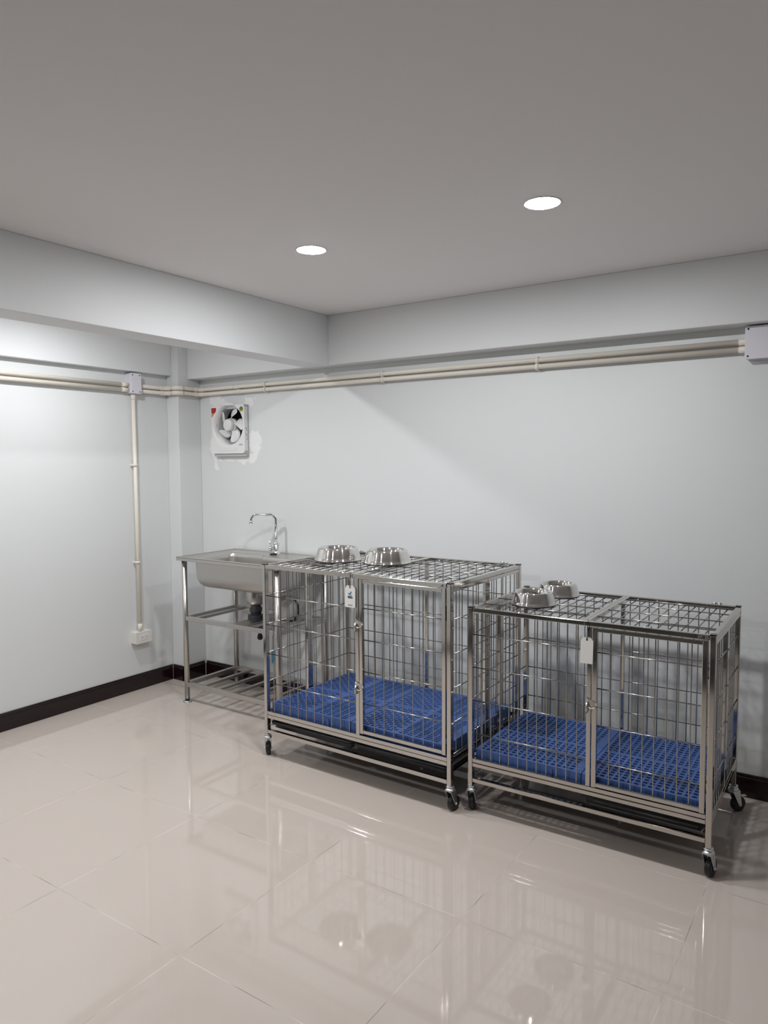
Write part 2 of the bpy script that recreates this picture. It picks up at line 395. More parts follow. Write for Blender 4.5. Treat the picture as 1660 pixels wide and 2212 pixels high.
o = empty('power_outlet', (0, -.450, .336), PI / 2, 'double power outlet on a cream box low on the left wall', 'power outlet')
MB().prism(rbox(.118, .072, .003), 'y', 0, -.045).build('back_box', 'switch', o, bevel=.001)
MB().prism(rbox(.120, .074, .004), 'y', -.045, -.052).build('faceplate', 'switch', o, bevel=.0015)
MB().prism(rbox(.062, .034, .002), 'y', -.052, -.0535).build('module', 'white', o)
for sx in (-1, 1):
    mb = MB()
    for (dx, dz, rr) in ((-.006, .006, .0024), (-.006, -.006, .0024), (.005, 0, .003)):
        mb.lathe([(.0001, -.0542), (rr, -.0542), (rr, -.053)], (sx * .015 + dx, 0, dz), 12, 'y')
    mb.build('socket', 'greyink', o)

# ------------------------------------------------------------------ exhaust fan
fan = empty('exhaust_fan', (.400, 0, 1.632), 0, 'white square wall exhaust fan with open five-blade rotor above the sink', 'exhaust fan')
FW, FH, FD = .147, .152, .040          # half width, half height, proud of the wall
def ringplate(y0, y1, hw, hh, R, n=64):
    mb = MB(); cz = .028
    def sq(a):
        c, s_ = math.cos(a), math.sin(a); t = min(hw / abs(c) if abs(c) > 1e-6 else 9, (hh - (cz if s_ > 0 else -cz)) / abs(s_) if abs(s_) > 1e-6 else 9)
        return (t * c, t * s_ + cz)
    A = [sq(2 * PI * k / n + PI / n) for k in range(n)]; B = [(R * math.cos(2 * PI * k / n + PI / n), R * math.sin(2 * PI * k / n + PI / n) + cz) for k in range(n)]
    vs = [(a[0], y0, a[1]) for a in A] + [(b[0], y0, b[1]) for b in B] + [(a[0], y1, a[1]) for a in A]
    fs = [(k, (k + 1) % n, (k + 1) % n + n, k + n) for k in range(n)] + [(k, (k + 1) % n, (k + 1) % n + 2 * n, k + 2 * n) for k in range(n)]
    return mb.add(vs, fs)
CZ = .028
ringplate(-FD, -.012, FW, FH, .139).build('front_panel', 'white', fan)
MB().box(-.135, FW, -.03, 0, -FH - .018, -FH + .004).box(FW - .010, FW - .0004, -.0385, 0, -FH, FH).box(-.135, -.12, -.02, 0, -FH, FH).build('housing', 'lgrey', fan, bevel=.001)
MB().lathe([(.139, -FD), (.134, -FD + .001), (.127, -FD + .010), (.1205, -.018), (.118, .0), (.117, .05), (.117, .06)], (0, 0, CZ), 64, 'y').build('bell_mouth', 'white', fan)
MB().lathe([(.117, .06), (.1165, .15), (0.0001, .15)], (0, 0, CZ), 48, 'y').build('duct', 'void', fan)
MB().box(-.082, .082, -FD - .002, -FD + .001, -FH + .018, -FH + .036).box(-.082, .082, -FD - .0032, -FD, -FH + .034, -FH + .037).build('pull_cover', 'white', fan)
MB().lathe([(.0001, -FD - .006), (.030, -FD - .006), (.036, -FD - .003), (.038, -FD + .004), (.038, -.006)], (0, 0, CZ), 40, 'y').build('hub_cap', 'white', fan)
MB().lathe([(.041, -.020), (.044, -.018), (.044, .012), (.03, .016)], (0, 0, CZ), 40, 'y').build('hub', 'white', fan)
for k in range(5):
    a0 = math.radians(100 + 72 * k); mb = MB(); N = 9; vs = []
    for i in range(N + 1):
        t = i / N; r = .036 + t * .076; wid = .50 * (.55 + .75 * math.sin(PI * min(1, t * .82 + .1))) * (1 if t < .86 else 1 - (t - .86) * 4.2)
        sweep = -.62 * t
        for j in range(5):
            u = j / 4 - .5; a = a0 + sweep + u * wid * 1.25; vs.append((r * math.cos(a), -.004 + u * .034 * (1 - .3 * t), CZ + r * math.sin(a)))
    fs = [(i * 5 + j, i * 5 + j + 1, i * 5 + j + 6, i * 5 + j + 5) for i in range(N) for j in range(4)]
    mb.add(vs, fs, True); b = mb.build('blade', 'white', fan); sl = b.modifiers.new('s', 'SOLIDIFY'); sl.thickness = .002
st = MB().prism([(-.145, .140), (-.100, .140), (-.103, .118), (-.142, .078)], 'y', -FD - .0006, -FD - .0001).build('sticker', 'red', fan)
MB().prism([(-.143, .106), (-.114, .106), (-.142, .080)], 'y', -FD - .0009, -FD - .0006).build('gold_print', 'gold', st)
st2 = MB().lathe([(.0001, -FD - .0006), (.016, -FD - .0006)], (.122, 0, .124), 24, 'y').build('sticker', 'green', fan)
MB().box(.108, .136, -FD - .0010, -FD - .0006, .110, .117).build('gold_print', 'gold', st2)
lettering('lettering', 'LDW', .013, 'ink', fan, (.098, -FD - .0007, -.102), (PI / 2, 0, 0))
mb = MB()
for (dy, z, w_, h_) in ((-.028, .002, .010, .006), (-.024, -.010, .008, .004), (-.027, -.035, .008, .006), (-.022, -.046, .008, .006), (-.020, -.066, .007, .006)):
    mb.box(FW + .0002, FW + .0008, dy - .002, dy + w_ - .002, z, z + h_)
mb.build('side_print', 'greyink', fan)

# ------------------------------------------------------------------ sink stand
SX, SY, SWD, SDP, SH = .4223, -.4957, .7957, .4757, .874
sk = empty('sink_stand', (SX, SY, 0), 0, 'freestanding stainless steel single-bowl sink on a tubular stand in the corner', 'sink')
# worktop with basin: rim frame, ledge, basin walls as one mesh
def basin():
    # outer rim outline and bowl opening share a grid; bowl opening is a rounded rectangle with the tap ledge
    mb = MB(); t = .0
    bx0, bx1, by0, by1 = .118, .745, .026, .335
    # outline with the tap ledge stepping forward at the back right
    P = [(bx1, .285, .045), (.425, .285, .028), (.405, by1, .018), (bx0, by1, .04), (bx0, by0, .028), (bx1, by0, .028)]
    P[1] = (.415, .285, .012); P[2] = (.405, by1, .030)
    op = []
    for i in range(len(P)):
        p0 = Vector(P[i - 1][:2]); p = Vector(P[i][:2]); p1 = Vector(P[(i + 1) % len(P)][:2]); r = P[i][2]
        d0 = (p0 - p).normalized() * r; d1 = (p1 - p).normalized() * r
        for k in range(7):
            t = k / 6; q = (p + d0) * (1 - t) ** 2 + p * 2 * t * (1 - t) + (p + d1) * t * t; op.append((q.x, q.y))
    N = len(op); ctr = ((bx0 + bx1) / 2, (by0 + by1) / 2)
    def ring(inset, z, k=1.0):
        out = []
        for (x, y) in op:
            dx = x - ctr[0]; dy = y - ctr[1]; sx = 1 - inset / ((bx1 - bx0) / 2); sy = 1 - inset / ((by1 - by0) / 2)
            out.append((ctr[0] + dx * sx, ctr[1] + dy * sy, z))
        return out
    # top deck: strips between opening and the rim rectangle
    X0, X1, Y0, Y1 = .0, SWD, .0, SDP
    deck = []
    for (x, y) in op:
        # project out to rectangle
        dx = x - ctr[0]; dy = y - ctr[1]
        tx_ = ((X1 - ctr[0]) / dx if dx > 0 else (X0 - ctr[0]) / dx) if abs(dx) > 1e-6 else 99
        ty_ = ((Y1 - ctr[1]) / dy if dy > 0 else (Y0 - ctr[1]) / dy) if abs(dy) > 1e-6 else 99
        q = min(tx_, ty_); deck.append((ctr[0] + dx * q, ctr[1] + dy * q, SH - .006))
    rings = [ring(-.012, SH - .006), ring(-.004, SH - .006), ring(0, SH - .010), ring(.003, SH - .03), ring(.006, .765), ring(.010, .742), ring(.018, .722), ring(.032, .706), ring(.052, .697), ring(.09, .693), ring(.13, .691)]
    vs = [p for rg in rings for p in rg]; fs = []
    for i in range(len(rings) - 1):
        for k in range(N): a = i * N + k; b = i * N + (k + 1) % N; fs.append((a, b, b + N, a + N))
    fs.append(tuple((len(rings) - 1) * N + k for k in range(N)))
    mb.add(vs, fs, True)
    o = len(mb.v); first = [rings[0][k] for k in range(N)]
    # deck polygons as a bmesh-filled region
    corners = [(X1, Y1), (X0, Y1), (X0, Y0), (X1, Y0)]
    return mb, rings[0], corners
mb, r0, corners = basin()
b_ = mb.build('basin', 'brushed', sk)
sol = b_.modifiers.new('s', 'SOLIDIFY'); sol.thickness = .0015; sol.offset = 1
# deck with opening, made by filling between the outer loop and the bowl loop
me = bpy.data.meshes.new('deck'); bm = bmesh.new(); zt = SH - .006
ov = [bm.verts.new((c[0], c[1], zt)) for c in ((0, 0), (SWD, 0), (SWD, SDP), (0, SDP))]
iv = [bm.verts.new((p[0], p[1], zt)) for p in r0]
es = [bm.edges.new((ov[i], ov[(i + 1) % 4])) for i in range(4)] + [bm.edges.new((iv[i], iv[(i + 1) % len(iv)])) for i in range(len(iv))]
bmesh.ops.triangle_fill(bm, use_beauty=True, edges=es)
for f in list(bm.faces):
    c = f.calc_center_median()
    if (.108 < c.x < .755 and .016 < c.y < .296) or (.108 < c.x < .40 and .2 < c.y < .345): bm.faces.remove(f)
bm.to_mesh(me); bm.free(); me.materials.append(M['brushed']); dk = bpy.data.objects.new('deck', me); COL.objects.link(dk); dk.parent = sk
s_ = dk.modifiers.new('s', 'SOLIDIFY'); s_.thickness = .0015; s_.offset = -1
# raised edge round the deck
mb = MB(); tt = .012
for (x0, x1, y0, y1) in ((0, SWD, 0, tt), (0, SWD, SDP - tt, SDP), (0, tt, tt, SDP - tt), (SWD - tt, SWD, tt, SDP - tt)): mb.box(x0, x1, y0, y1, SH - .024, SH)
mb.build('rim', 'brushed', sk, bevel=.002)
LX, LY, LR = .032, .034, .0155
for lx in (LX, SWD - LX):
    for ly in (LY, SDP - LY):
        l = MB().rod((lx, ly, .022), (lx, ly, SH - .02), LR, 24).build('leg', 'steel2', sk)
        f = MB().lathe([(.0001, 0), (.023, 0), (.026, .003), (.023, .007), (.014, .010), (.0001, .010)], (lx, ly, 0), 28); f.build('foot', 'zinc', l)
        MB().rod((lx, ly, .009), (lx, ly, .024), .0135, 20).build('foot_plug', 'rubber', l)
def shelf(name, z0, z1, bars, bw=.022):
    e = MB()
    e.box(LX, SWD - LX, LY - .010, LY + .012, z0, z1); e.box(LX, SWD - LX, SDP - LY - .012, SDP - LY + .010, z0, z1)
    e.box(LX - .011, LX + .011, LY, SDP - LY, z0, z1); e.box(SWD - LX - .011, SWD - LX + .011, LY, SDP - LY, z0, z1)
    fr = e.build(name, 'steel2', sk, bevel=.002)
    for (x, w) in bars:
        MB().box(x - w / 2, x + w / 2, LY, SDP - LY, z1 - .018, z1 - .001).build('bar', 'steel2', fr, bevel=.002)
    return fr
shelf('lower_shelf', .095, .121, [(x, .022) for x in (.16, .285, .41, .535, .66)])
shelf('middle_shelf', .492, .518, [(.115, .02), (.54, .02), (.66, .02)])
MB().box(.395, .50, LY, SDP - LY, .500, .512).build('shelf_plate', 'steel2', sk, bevel=.001)
# drain and bottle trap
dx, dy = .40, .245
d = MB().lathe([(.052, .692), (.055, .688), (.055, .615), (.052, .597), (.030, .590), (.0001, .590)], (dx, dy, 0), 40).build('drain', 'steel2', sk)
MB().lathe([(.0001, .6955), (.05, .6955), (.056, .698), (.056, .6965), (.0001, .694)], (dx, dy, 0), 32).build('strainer', 'chrome', d)
tr = MB().lathe([(.030, .592), (.030, .574), (.036, .572), (.037, .552), (.033, .548), (.030, .535), (.031, .528)], (dx, dy, 0), 40).build('trap', 'dgrey', sk)
MB().lathe([(.031, .532), (.047, .530), (.048, .524), (.048, .482), (.052, .478), (.052, .474)], (dx, dy, 0), 40).build('trap_cup', 'dgrey', tr)
MB().lathe([(.0525, .4755), (.0535, .474), (.0525, .472)], (dx, dy, 0), 40).build('seal_ring', 'lgrey', tr)
MB().lathe([(.052, .472), (.047, .468), (.043, .452), (.0001, .450)], (dx, dy, 0), 40).build('trap_base', 'dgrey', tr)
# tap
tp = MB().lathe([(.0001, SH - .0045), (.023, SH - .0045), (.023, SH + .001), (.0165, SH + .004), (.0155, SH + .02), (.0165, SH + .05), (.019, SH + .053), (.019, SH + .066), (.0145, SH + .069), (.0001, SH + .069)], (.410, .418, 0), 32).build('tap', 'chrome', sk)
P0 = Vector((.410, .418, 0)); AD = Vector((-.83, -.56, 0)).normalized(); Lm = .150; Zt = 1.108; rb = .034
pts = [P0 + Vector((0, 0, SH + .06)), P0 + Vector((0, 0, Zt - rb))]
for k in range(1, 8): a = PI / 2 * k / 8; pts.append(P0 + AD * (rb - rb * math.cos(a)) + Vector((0, 0, Zt - rb + rb * math.sin(a))))
pts.append(P0 + AD * rb + Vector((0, 0, Zt)))
pts.append(P0 + AD * (Lm - rb) + Vector((0, 0, Zt)))
for k in range(1, 9): a = PI / 2 * k / 8; pts.append(P0 + AD * (Lm - rb + rb * math.sin(a)) + Vector((0, 0, Zt - rb + rb * math.cos(a))))
pts.append(P0 + AD * Lm + Vector((0, 0, 1.070)))
MB().path(pts, .0095, 20).build('spout', 'chrome', tp)
q = P0 + AD * Lm
MB().path([q + Vector((0, 0, 1.072)), q + Vector((0, 0, 1.071)), q + Vector((0, 0, 1.052))], [.010, .0125, .0125], 20).build('aerator', 'chrome', tp)
kb = P0 + Vector((-.012, -.014, SH + .030)); kd = Vector((-.7, -.75, 0)).normalized()
h_ = MB(); h_.path([kb, kb + kd * .012, kb + kd * .022, kb + kd * .026], [.011, .0145, .0145, .010], 20); h_.path([kb + kd * .017 + Vector((0, 0, .008)), kb + kd * .019 + Vector((0, 0, .052))], [.0045, .0058], 12)
h_.build('lever', 'chrome', tp)
# loose things on the sink
pl = MB().lathe([(.0001, 0), (.019, 0), (.021, .003), (.020, .009), (.006, .012), (.0001, .012)], (0, 0, 0), 24).build('rubber_plug', 'rubber', None)
pl.location = (.845, -.118, SH - .006); tag(pl, 'small round black rubber plug lying on the sink ledge beside the tap', 'sink plug')
# pale container with black handle on the middle shelf
ct = empty('container', (1.035, -.205, .517), 0, 'pale grey rounded container with a black curved handle on the sink middle shelf', 'container')
MB().lathe([(.0001, .001), (.045, .001), (.062, .010), (.072, .04), (.076, .08), (.072, .115), (.060, .13), (.0001, .132)], n=40).build('body', 'lgrey', ct)
MB().lathe([(.046, 0), (.050, 0), (.058, .006), (.046, .006)], n=32).build('foot_ring', 'rubber', ct)
hp = [Vector((.070, -.02, .128))]
for k in range(0, 9): a = -PI * .42 + PI * .84 * (1 - k / 8); hp.append(Vector((.058 + .036 * math.cos(a), -.02, .07 + .055 * math.sin(a))))
MB().path(hp, .0055, 10).build('handle', 'black', ct)
hz = MB().lathe([(.0001, 0), (.010, .003), (.0165, .012), (.0155, .024), (.009, .042), (.005, .055), (.004, .105)], n=20).build('hanging_knob', 'rubber', sk)
hz.location = (.899 - SX, -.30 - SY, .398)
bl = empty('hanging_brush', (.968, -.270, .513), 0, 'slim brush with a teal blue handle end hanging under the sink middle shelf', 'brush')
MB().path([(0, 0, -.0), (0, 0, -.12), (.002, 0, -.16)], [.004, .005, .007], 10).build('shaft', 'lgrey', bl)
MB().path([(.002, 0, -.16), (.002, 0, -.18), (.003, 0, -.22), (.003, 0, -.242), (.003, 0, -.248)], [.007, .0095, .0105, .0085, .003], 14).build('handle', 'teal', bl)

# ------------------------------------------------------------------ dog crates
def crate(loc, rz, c, label):
    """c: dict of measured positions, metres, in the crate's own frame (x right, y to the wall)"""
    w, dp, h = c['w'], c['d'], c['h']; T_ = .019; P_ = .024
    e = empty('dog_crate', loc, rz, label, 'dog crate', 'stainless steel wheeled dog crates')
    wr = .0023
    # four corner posts with casters
    for i, (px, py, sx, sy) in enumerate(((0, 0, 1, 1), (w, 0, -1, 1), (w, dp, -1, -1), (0, dp, 1, -1))):
        po = MB().box(px, px + sx * P_ * .8, py, py + sy * P_, .110, h - .002).build('corner_post', 'steel', e, bevel=.0022)
        MB().box(px - sx * .0005, px + sx * (P_ * .8 + .0005), py - sy * .0005, py + sy * (P_ + .0005), h - .002, h + .003).build('cap', 'black', po, bevel=.001)
        mb = MB(); mb.box(px + sx * .004, px + sx * .006, py + sy * (P_ + .0002), py + sy * (P_ + .0006), h - .19, h - .13)
        mb.build('slot', 'void', po)
        cx, cy = px + sx * .010, py + sy * .012
        ang = c['cast'][i]
        cst = bpy.data.objects.new('caster', None); COL.objects.link(cst); cst.parent = e; cst.location = (cx, cy, 0); cst.rotation_euler = (0, 0, ang); cst.empty_display_size = .03
        # local: trail along +x, axle along y
        f = MB()
        f.lathe([(.0001, .110), (.017, .110), (.017, .105), (.013, .101), (.020, .098), (.020, .093), (.016, .090), (.0001, .090)], n=28)
        f.box(-.016, .020, -.0155, .0155, .0885, .0915)
        for s in (-1, 1):
            f.prism([(-.016, .0905), (.020, .0905), (.030, .030), (.024, .022), (.017, .026)], 'y', s * .0155, s * .0138)
        f.rod((.023, -.0185, .031), (.023, .0185, .031), .0045, 12)
        f.build('fork', 'zinc', cst, bevel=.001)
        wh = MB().lathe([(.008, -.0115), (.022, -.0120), (.0295, -.010), (.031, -.006), (.0315, -.001), (.030, 0), (.0315, .001), (.031, .006), (.0295, .010), (.022, .012), (.008, .0115), (.008, -.0115)], (.023, 0, .0315), 40, 'y')
        wh.build('wheel', 'rubber', cst)
        MB().box(.040, .062, -.007, .007, .058, .0605).box(.038, .042, -.007, .007, .05, .0605).build('brake_lever', 'zinc', cst, bevel=.0005)
    def panel(name, mk_frame, mk_wires, mkey='steel'):
        f = mk_frame(MB()).build(name, mkey, e, bevel=.0018)
        mk_wires(MB()).build('wire_mesh', 'wire', f); return f
    z0, zt = .209, c['ztop']; hz_ = c['hz']; xc0, xc1 = c['post']
    # stand rails: lower bar and the bearer under the panels, each side
    mb = MB(); a0, a1 = .0195, w - .0195
    for (za, zb) in ((c['low'][0], c['low'][1]), (.191, .2075)):
        mb.box(a0, a1, .001, .020, za, zb); mb.box(a0, a1, dp - .02, dp - .001, za, zb)
    for (za, zb) in ((.191, .2075),):
        mb.box(.001, .018, .024, dp - .024, za, zb); mb.box(w - .018, w - .001, .024, dp - .024, za, zb)
    mb.build('stand_rail', 'steel', e, bevel=.0022)
    # tray runners
    MB().box(.018, .03, .024, dp - .024, .150, .153).box(w - .03, w - .018, .024, dp - .024, .150, .153).build('tray_runner', 'steel', e)
    def vw(mb, xs, y, za, zb):
        for x in xs: mb.rod((x, y, za), (x, y, zb), wr, 8, cap=False)
        return mb
    # front panel left of the door
    def ff(mb):
        mb.box(a0, w - .0195, .001, .019, z0, .2255); mb.box(a0, w - .0195, .001, .019, zt - .0175, zt)
        mb.box(xc0, xc1, .001, .019, .2255, zt - .0175); return mb
    def fw_(mb):
        vw(mb, c['vwl'], .0115, .222, zt - .015)
        for z in hz_: mb.rod((.012, .0075, z), (xc0 + .004, .0075, z), wr + .0002, 8)
        return mb
    panel('front_panel', ff, fw_)
    # door
    d0, d1, s = c['door'][0], c['door'][1], .0175
    dz0, dz1 = c['dz']
    dr_ = MB(); dr_.box(d0, d0 + s, .000, .017, dz0, dz1); dr_.box(d1 - s, d1, .000, .017, dz0, dz1); dr_.box(d0 + s, d1 - s, .0005, .0165, dz0 + .002, dz0 + .017); dr_.box(d0 + s, d1 - s, .0005, .0165, dz1 - .0165, dz1 - .001)
    dr_ = dr_.build('door', 'steel', e, bevel=.0018)
    mb = MB(); vw(mb, c['vwd'], .011, dz0 + .014, dz1 - .014)
    for z in c['hzd']: mb.rod((d0 + s - .003, .007, z), (d1 - s + .003, .007, z), wr + .0002, 8)
    mb.build('wire_mesh', 'wire', dr_)
    for zz in (dz0 + .10, dz1 - .10): MB().rod((d1 + .004, .008, zz - .03), (d1 + .004, .008, zz + .03), .0035, 10).build('hinge', 'steel', dr_)
    for zz in c['latch']:
        lt = MB(); xm = (xc1 + d0) / 2
        lt.prism([(xm - .022, zz + .022), (xm - .016, zz + .027), (xm + .022, zz + .012), (xm + .026, zz + .004), (xm + .018, zz - .002), (xm - .002, zz - .004), (xm - .012, zz - .03), (xm - .021, zz - .026)], 'y', -.0006, -.0022)
        lt = lt.build('latch', 'steel2', dr_)
        k_ = MB(); k_.path([(xm - .018, -.006, zz - .002), (xm + .002, -.013, zz - .008), (xm + .014, -.012, zz - .006), (xm + .018, -.004, zz - .001)], .0024, 8)
        k_.path([(xm - .016, -.004, zz + .012), (xm - .012, -.010, zz - .004), (xm - .018, -.008, zz - .030)], [.004, .0065, .005], 8); k_.build('hook', 'steel2', lt)
        r_ = MB()
        for (ax, az) in ((xm - .015, zz + .019), (xm + .019, zz + .006)): r_.lathe([(.0001, -.0046), (.002, -.0042), (.0032, -.0022)], (ax, 0, az), 12, 'y')
        r_.build('rivet', 'chrome', lt)
    # side panels (two folding leaves each) and back panel
    def side(x, sgn):
        ym = c['ymid']
        def fr(mb):
            xa, xb = (x, x + sgn * .0165)
            for (ya, yb_) in ((.0245, ym - .0005), (ym + .0005, dp - .0245)):
                mb.box(xa, xb, ya, yb_, z0, .2255); mb.box(xa, xb, ya, yb_, zt - .0345, zt - .0185)
            mb.box(xa, xb, .0245, .040, .2255, zt - .0345) if False else None
            mb.box(xa, xb, ym - .0185, ym - .0005, .2255, zt - .0345); mb.box(xa, xb, ym + .0005, ym + .0185, .2255, zt - .0345)
            return mb
        def wi(mb):
            xm = x + sgn * .009
            for y in c['ys']: mb.rod((xm, y, .222), (xm, y, zt - .03), wr, 8, cap=False)
            for z in hz_: mb.rod((xm - sgn * .0035, .020, z), (xm - sgn * .0035, dp - .020, z), wr + .0002, 8)
            # turned wire ends welded to the middle post
            for z in hz_: mb.rod((x - sgn * .0005, ym - .012, z), (x - sgn * .003, ym - .004, z + .003), .0028, 8)
            return mb
        return panel('side_panel', fr, wi)
    side(.001, 1); side(w - .001, -1)
    def bf(mb):
        mb.box(a0, a1, dp - .0175, dp - .001, z0, .2255); mb.box(a0, a1, dp - .0175, dp - .001, zt - .0175, zt)
        mb.box(c['bpost'] - .0085, c['bpost'] + .0085, dp - .0175, dp - .001, .2255, zt - .0175); return mb
    def bw(mb):
        vw(mb, c['vwb'], dp - .010, .222, zt - .015)
        for z in hz_: mb.rod((.012, dp - .0065, z), (w - .012, dp - .0065, z), wr + .0002, 8)
        return mb
    panel('back_panel', bf, bw)
    # the two roof lids
    xj = c['xj']
    for k, (x0, x1, yw) in enumerate(((.0005, xj - .0006, c['tw1']), (xj + .0006, w - .0005, c['tw2']))):
        def fr(mb):
            za, zb = zt - .0172, zt + .0008
            x0i = x0 + (P_ * .8 + .001 if k == 0 else 0); x1i = x1 - (P_ * .8 + .001 if k == 1 else 0)
            mb.box(x0i, x1i, -.0004, .0165, zt - .0168, zt + .001); mb.box(x0i, x1i, dp - .0165, dp + .0004, zt - .0168, zt + .001)
            if k == 0: mb.box(x0, x0 + .0165, .0255, dp - .0255, za, zb); mb.box(x1 - .014, x1, .0165, dp - .0165, za, zb)
            else: mb.box(x0, x0 + .014, .0165, dp - .0165, za, zb); mb.box(x1 - .0165, x1, .0255, dp - .0255, za, zb)
            return mb
        def wi(mb):
            for x in yw: mb.rod((x, .012, zt - .0065), (x, dp - .012, zt - .0065), wr, 8)
            for y in c['tx']: mb.rod((x0 + .012, y, zt - .0025), (x1 - .012, y, zt - .0025), wr, 8)
            return mb
        ld = panel('lid', fr, wi)
        hx = x1 - .09 if k else x0 + .09
        MB().rod((hx - .018, dp + .002, zt + .003), (hx - .001, dp + .002, zt + .003), .004, 10).rod((hx + .001, dp + .002, zt + .003), (hx + .018, dp + .002, zt + .003), .004, 10).build('hinge', 'zinc', ld)
        hx = (x0 + x1) / 2 - (.15 if k == 0 else 0)
        MB().path([(hx - .014, .006, zt + .001), (hx - .014, .006, zt + .008), (hx - .010, .002, zt + .002), (hx + .010, .002, zt + .002), (hx + .014, .006, zt + .008), (hx + .014, .006, zt + .001)], .0016, 8).build('lid_catch', 'steel2', ld)
    # crossed support wire at the left end of the roof
    # wire floor under the mats
    mb = MB()
    x = .03
    while x < w - .02: mb.rod((x, .015, .2165), (x, dp - .015, .2165), .0016, 6); x += .025
    for y in (.06, dp * .35, dp * .65, dp - .06): mb.rod((.015, y, .2135), (w - .015, y, .2135), .0022, 6)
    mb.build('floor_grid', 'wire', e)
    # maker's badge
    bx0, bx1 = c['badge']
    bd = MB().prism([(bx0, zt - .016), (bx1, zt - .016), (bx1, zt - .002), (bx0, zt - .002)], 'y', -.0004, -.0014).build('badge', 'zinc', e)
    xm = (bx0 + bx1) / 2
    MB().prism([(xm - .009, zt - .0135), (xm - .005, zt - .0135), (xm - .001, zt - .0085), (xm + .003, zt - .013), (xm + .0055, zt - .013), (xm + .0045, zt - .006), (xm + .007, zt - .0045), (xm + .003, zt - .003), (xm - .002, zt - .0065)], 'y', -.0014, -.0019).build('badge_mark', 'ink', bd)
    # waste trays
    for (tx0, tx1, ty0, ty1) in c['trays']:
        zt_ = c['trayz']; mb = MB()
        mb.box(tx0 + .012, tx1 - .012, ty0 + .012, ty1, zt_ - .032, zt_ - .028)
        ol = [Vector((tx0, ty1, 0)), Vector((tx0, ty0 + .02, 0)), Vector((tx0 + .006, ty0 + .006, 0)), Vector((tx0 + .02, ty0, 0)), Vector((tx1 - .02, ty0, 0)), Vector((tx1 - .006, ty0 + .006, 0)), Vector((tx1, ty0 + .02, 0)), Vector((tx1, ty1, 0))]
        cc = Vector(((tx0 + tx1) / 2, ty1, 0)); n = len(ol); prof = [(.016, -.031), (.006, -.028), (.001, -.004), (-.001, .002), (-.004, .004), (-.007, .001), (-.008, -.008)]
        vs = []
        for (ins, dz) in prof:
            for q in ol:
                sx = 1 - ins / ((tx1 - tx0) / 2); yy = q.y + (ins if q.y < ty1 else 0)
                vs.append((cc.x + (q.x - cc.x) * sx, yy, zt_ + dz))
        fs = [(i * n + k, i * n + k + 1, (i + 1) * n + k + 1, (i + 1) * n + k) for i in range(len(prof) - 1) for k in range(n - 1)]
        mb.add(vs, fs, True); mb.build('waste_tray', 'traypl', e)
    return e

A = dict(w=1.0336, d=.6661, h=.9349, ztop=.934, hz=(.786, .646, .506, .365), hzd=(.788, .650, .510, .368), post=(.555, .5745), low=(.116, .134),
         vwl=[.058, .108, .159, .209, .260, .310, .359, .411, .461, .511], vwd=[.650, .700, .749, .797, .847, .897, .946], door=(.5765, 1.009), dz=(.2335, .915), latch=(.713, .437),
         ymid=.325, ys=[.06, .11, .16, .205, .252, .377, .423, .474, .520, .567, .610], bpost=.518, vwb=[.05 + .047 * k for k in range(20) if abs(.05 + .047 * k - .518) > .02],
         xj=.535, tx=(.164, .311, .456, .585), tw1=[.05 + .047 * k for k in range(10)], tw2=[.565 + .0463 * k for k in range(10)], badge=(.977, 1.012),
         cast=(2.3, 1.45, 1.3, 1.9), trays=[(.030, .515, .022, .60), (.528, 1.005, .022, .60)], trayz=.172)
B = dict(w=.912, d=.5917, h=.8384, ztop=.8374, hz=(.730, .597, .462, .326), hzd=(.727, .594, .456, .322), post=(.481, .4975), low=(.126, .144),
         vwl=[.058, .096, .135, .173, .211, .249, .287, .326, .366, .404, .444], vwd=[.563, .601, .640, .679, .718, .758, .796, .836], door=(.5015, .888), dz=(.2265, .8185), latch=(.530,),
         ymid=.290, ys=[.06, .10, .14, .18, .22, .345, .385, .425, .465, .505], bpost=.452, vwb=[.05 + .0392 * k for k in range(21) if abs(.05 + .0392 * k - .452) > .015],
         xj=.468, tx=(.123, .260, .402, .52), tw1=[.045 + .0385 * k for k in range(11)], tw2=[.519 + .0390 * k for k in range(10)], badge=(.855, .888),
         cast=(1.75, 1.35, .9, 1.8), trays=[(.030, .45, .10, .57), (.462, .885, .03, .57)], trayz=.176)
LOCA, RZA = (1.4031, -.8044), -.0178
LOCB, RZB = (2.4843, -.7676), .0086
crate((*LOCA, 0), RZA, A, 'tall stainless steel dog crate on casters beside the sink, nearer the corner')
crate((*LOCB, 0), RZB, B, 'lower stainless steel dog crate on casters at the right, carrying the blank tag')
def inC(which, x, y, z):
    (lx, ly), r = (LOCA, RZA) if which == 'a' else (LOCB, RZB)
    return (lx + x * math.cos(r) - y * math.sin(r), ly + x * math.sin(r) + y * math.cos(r), z)

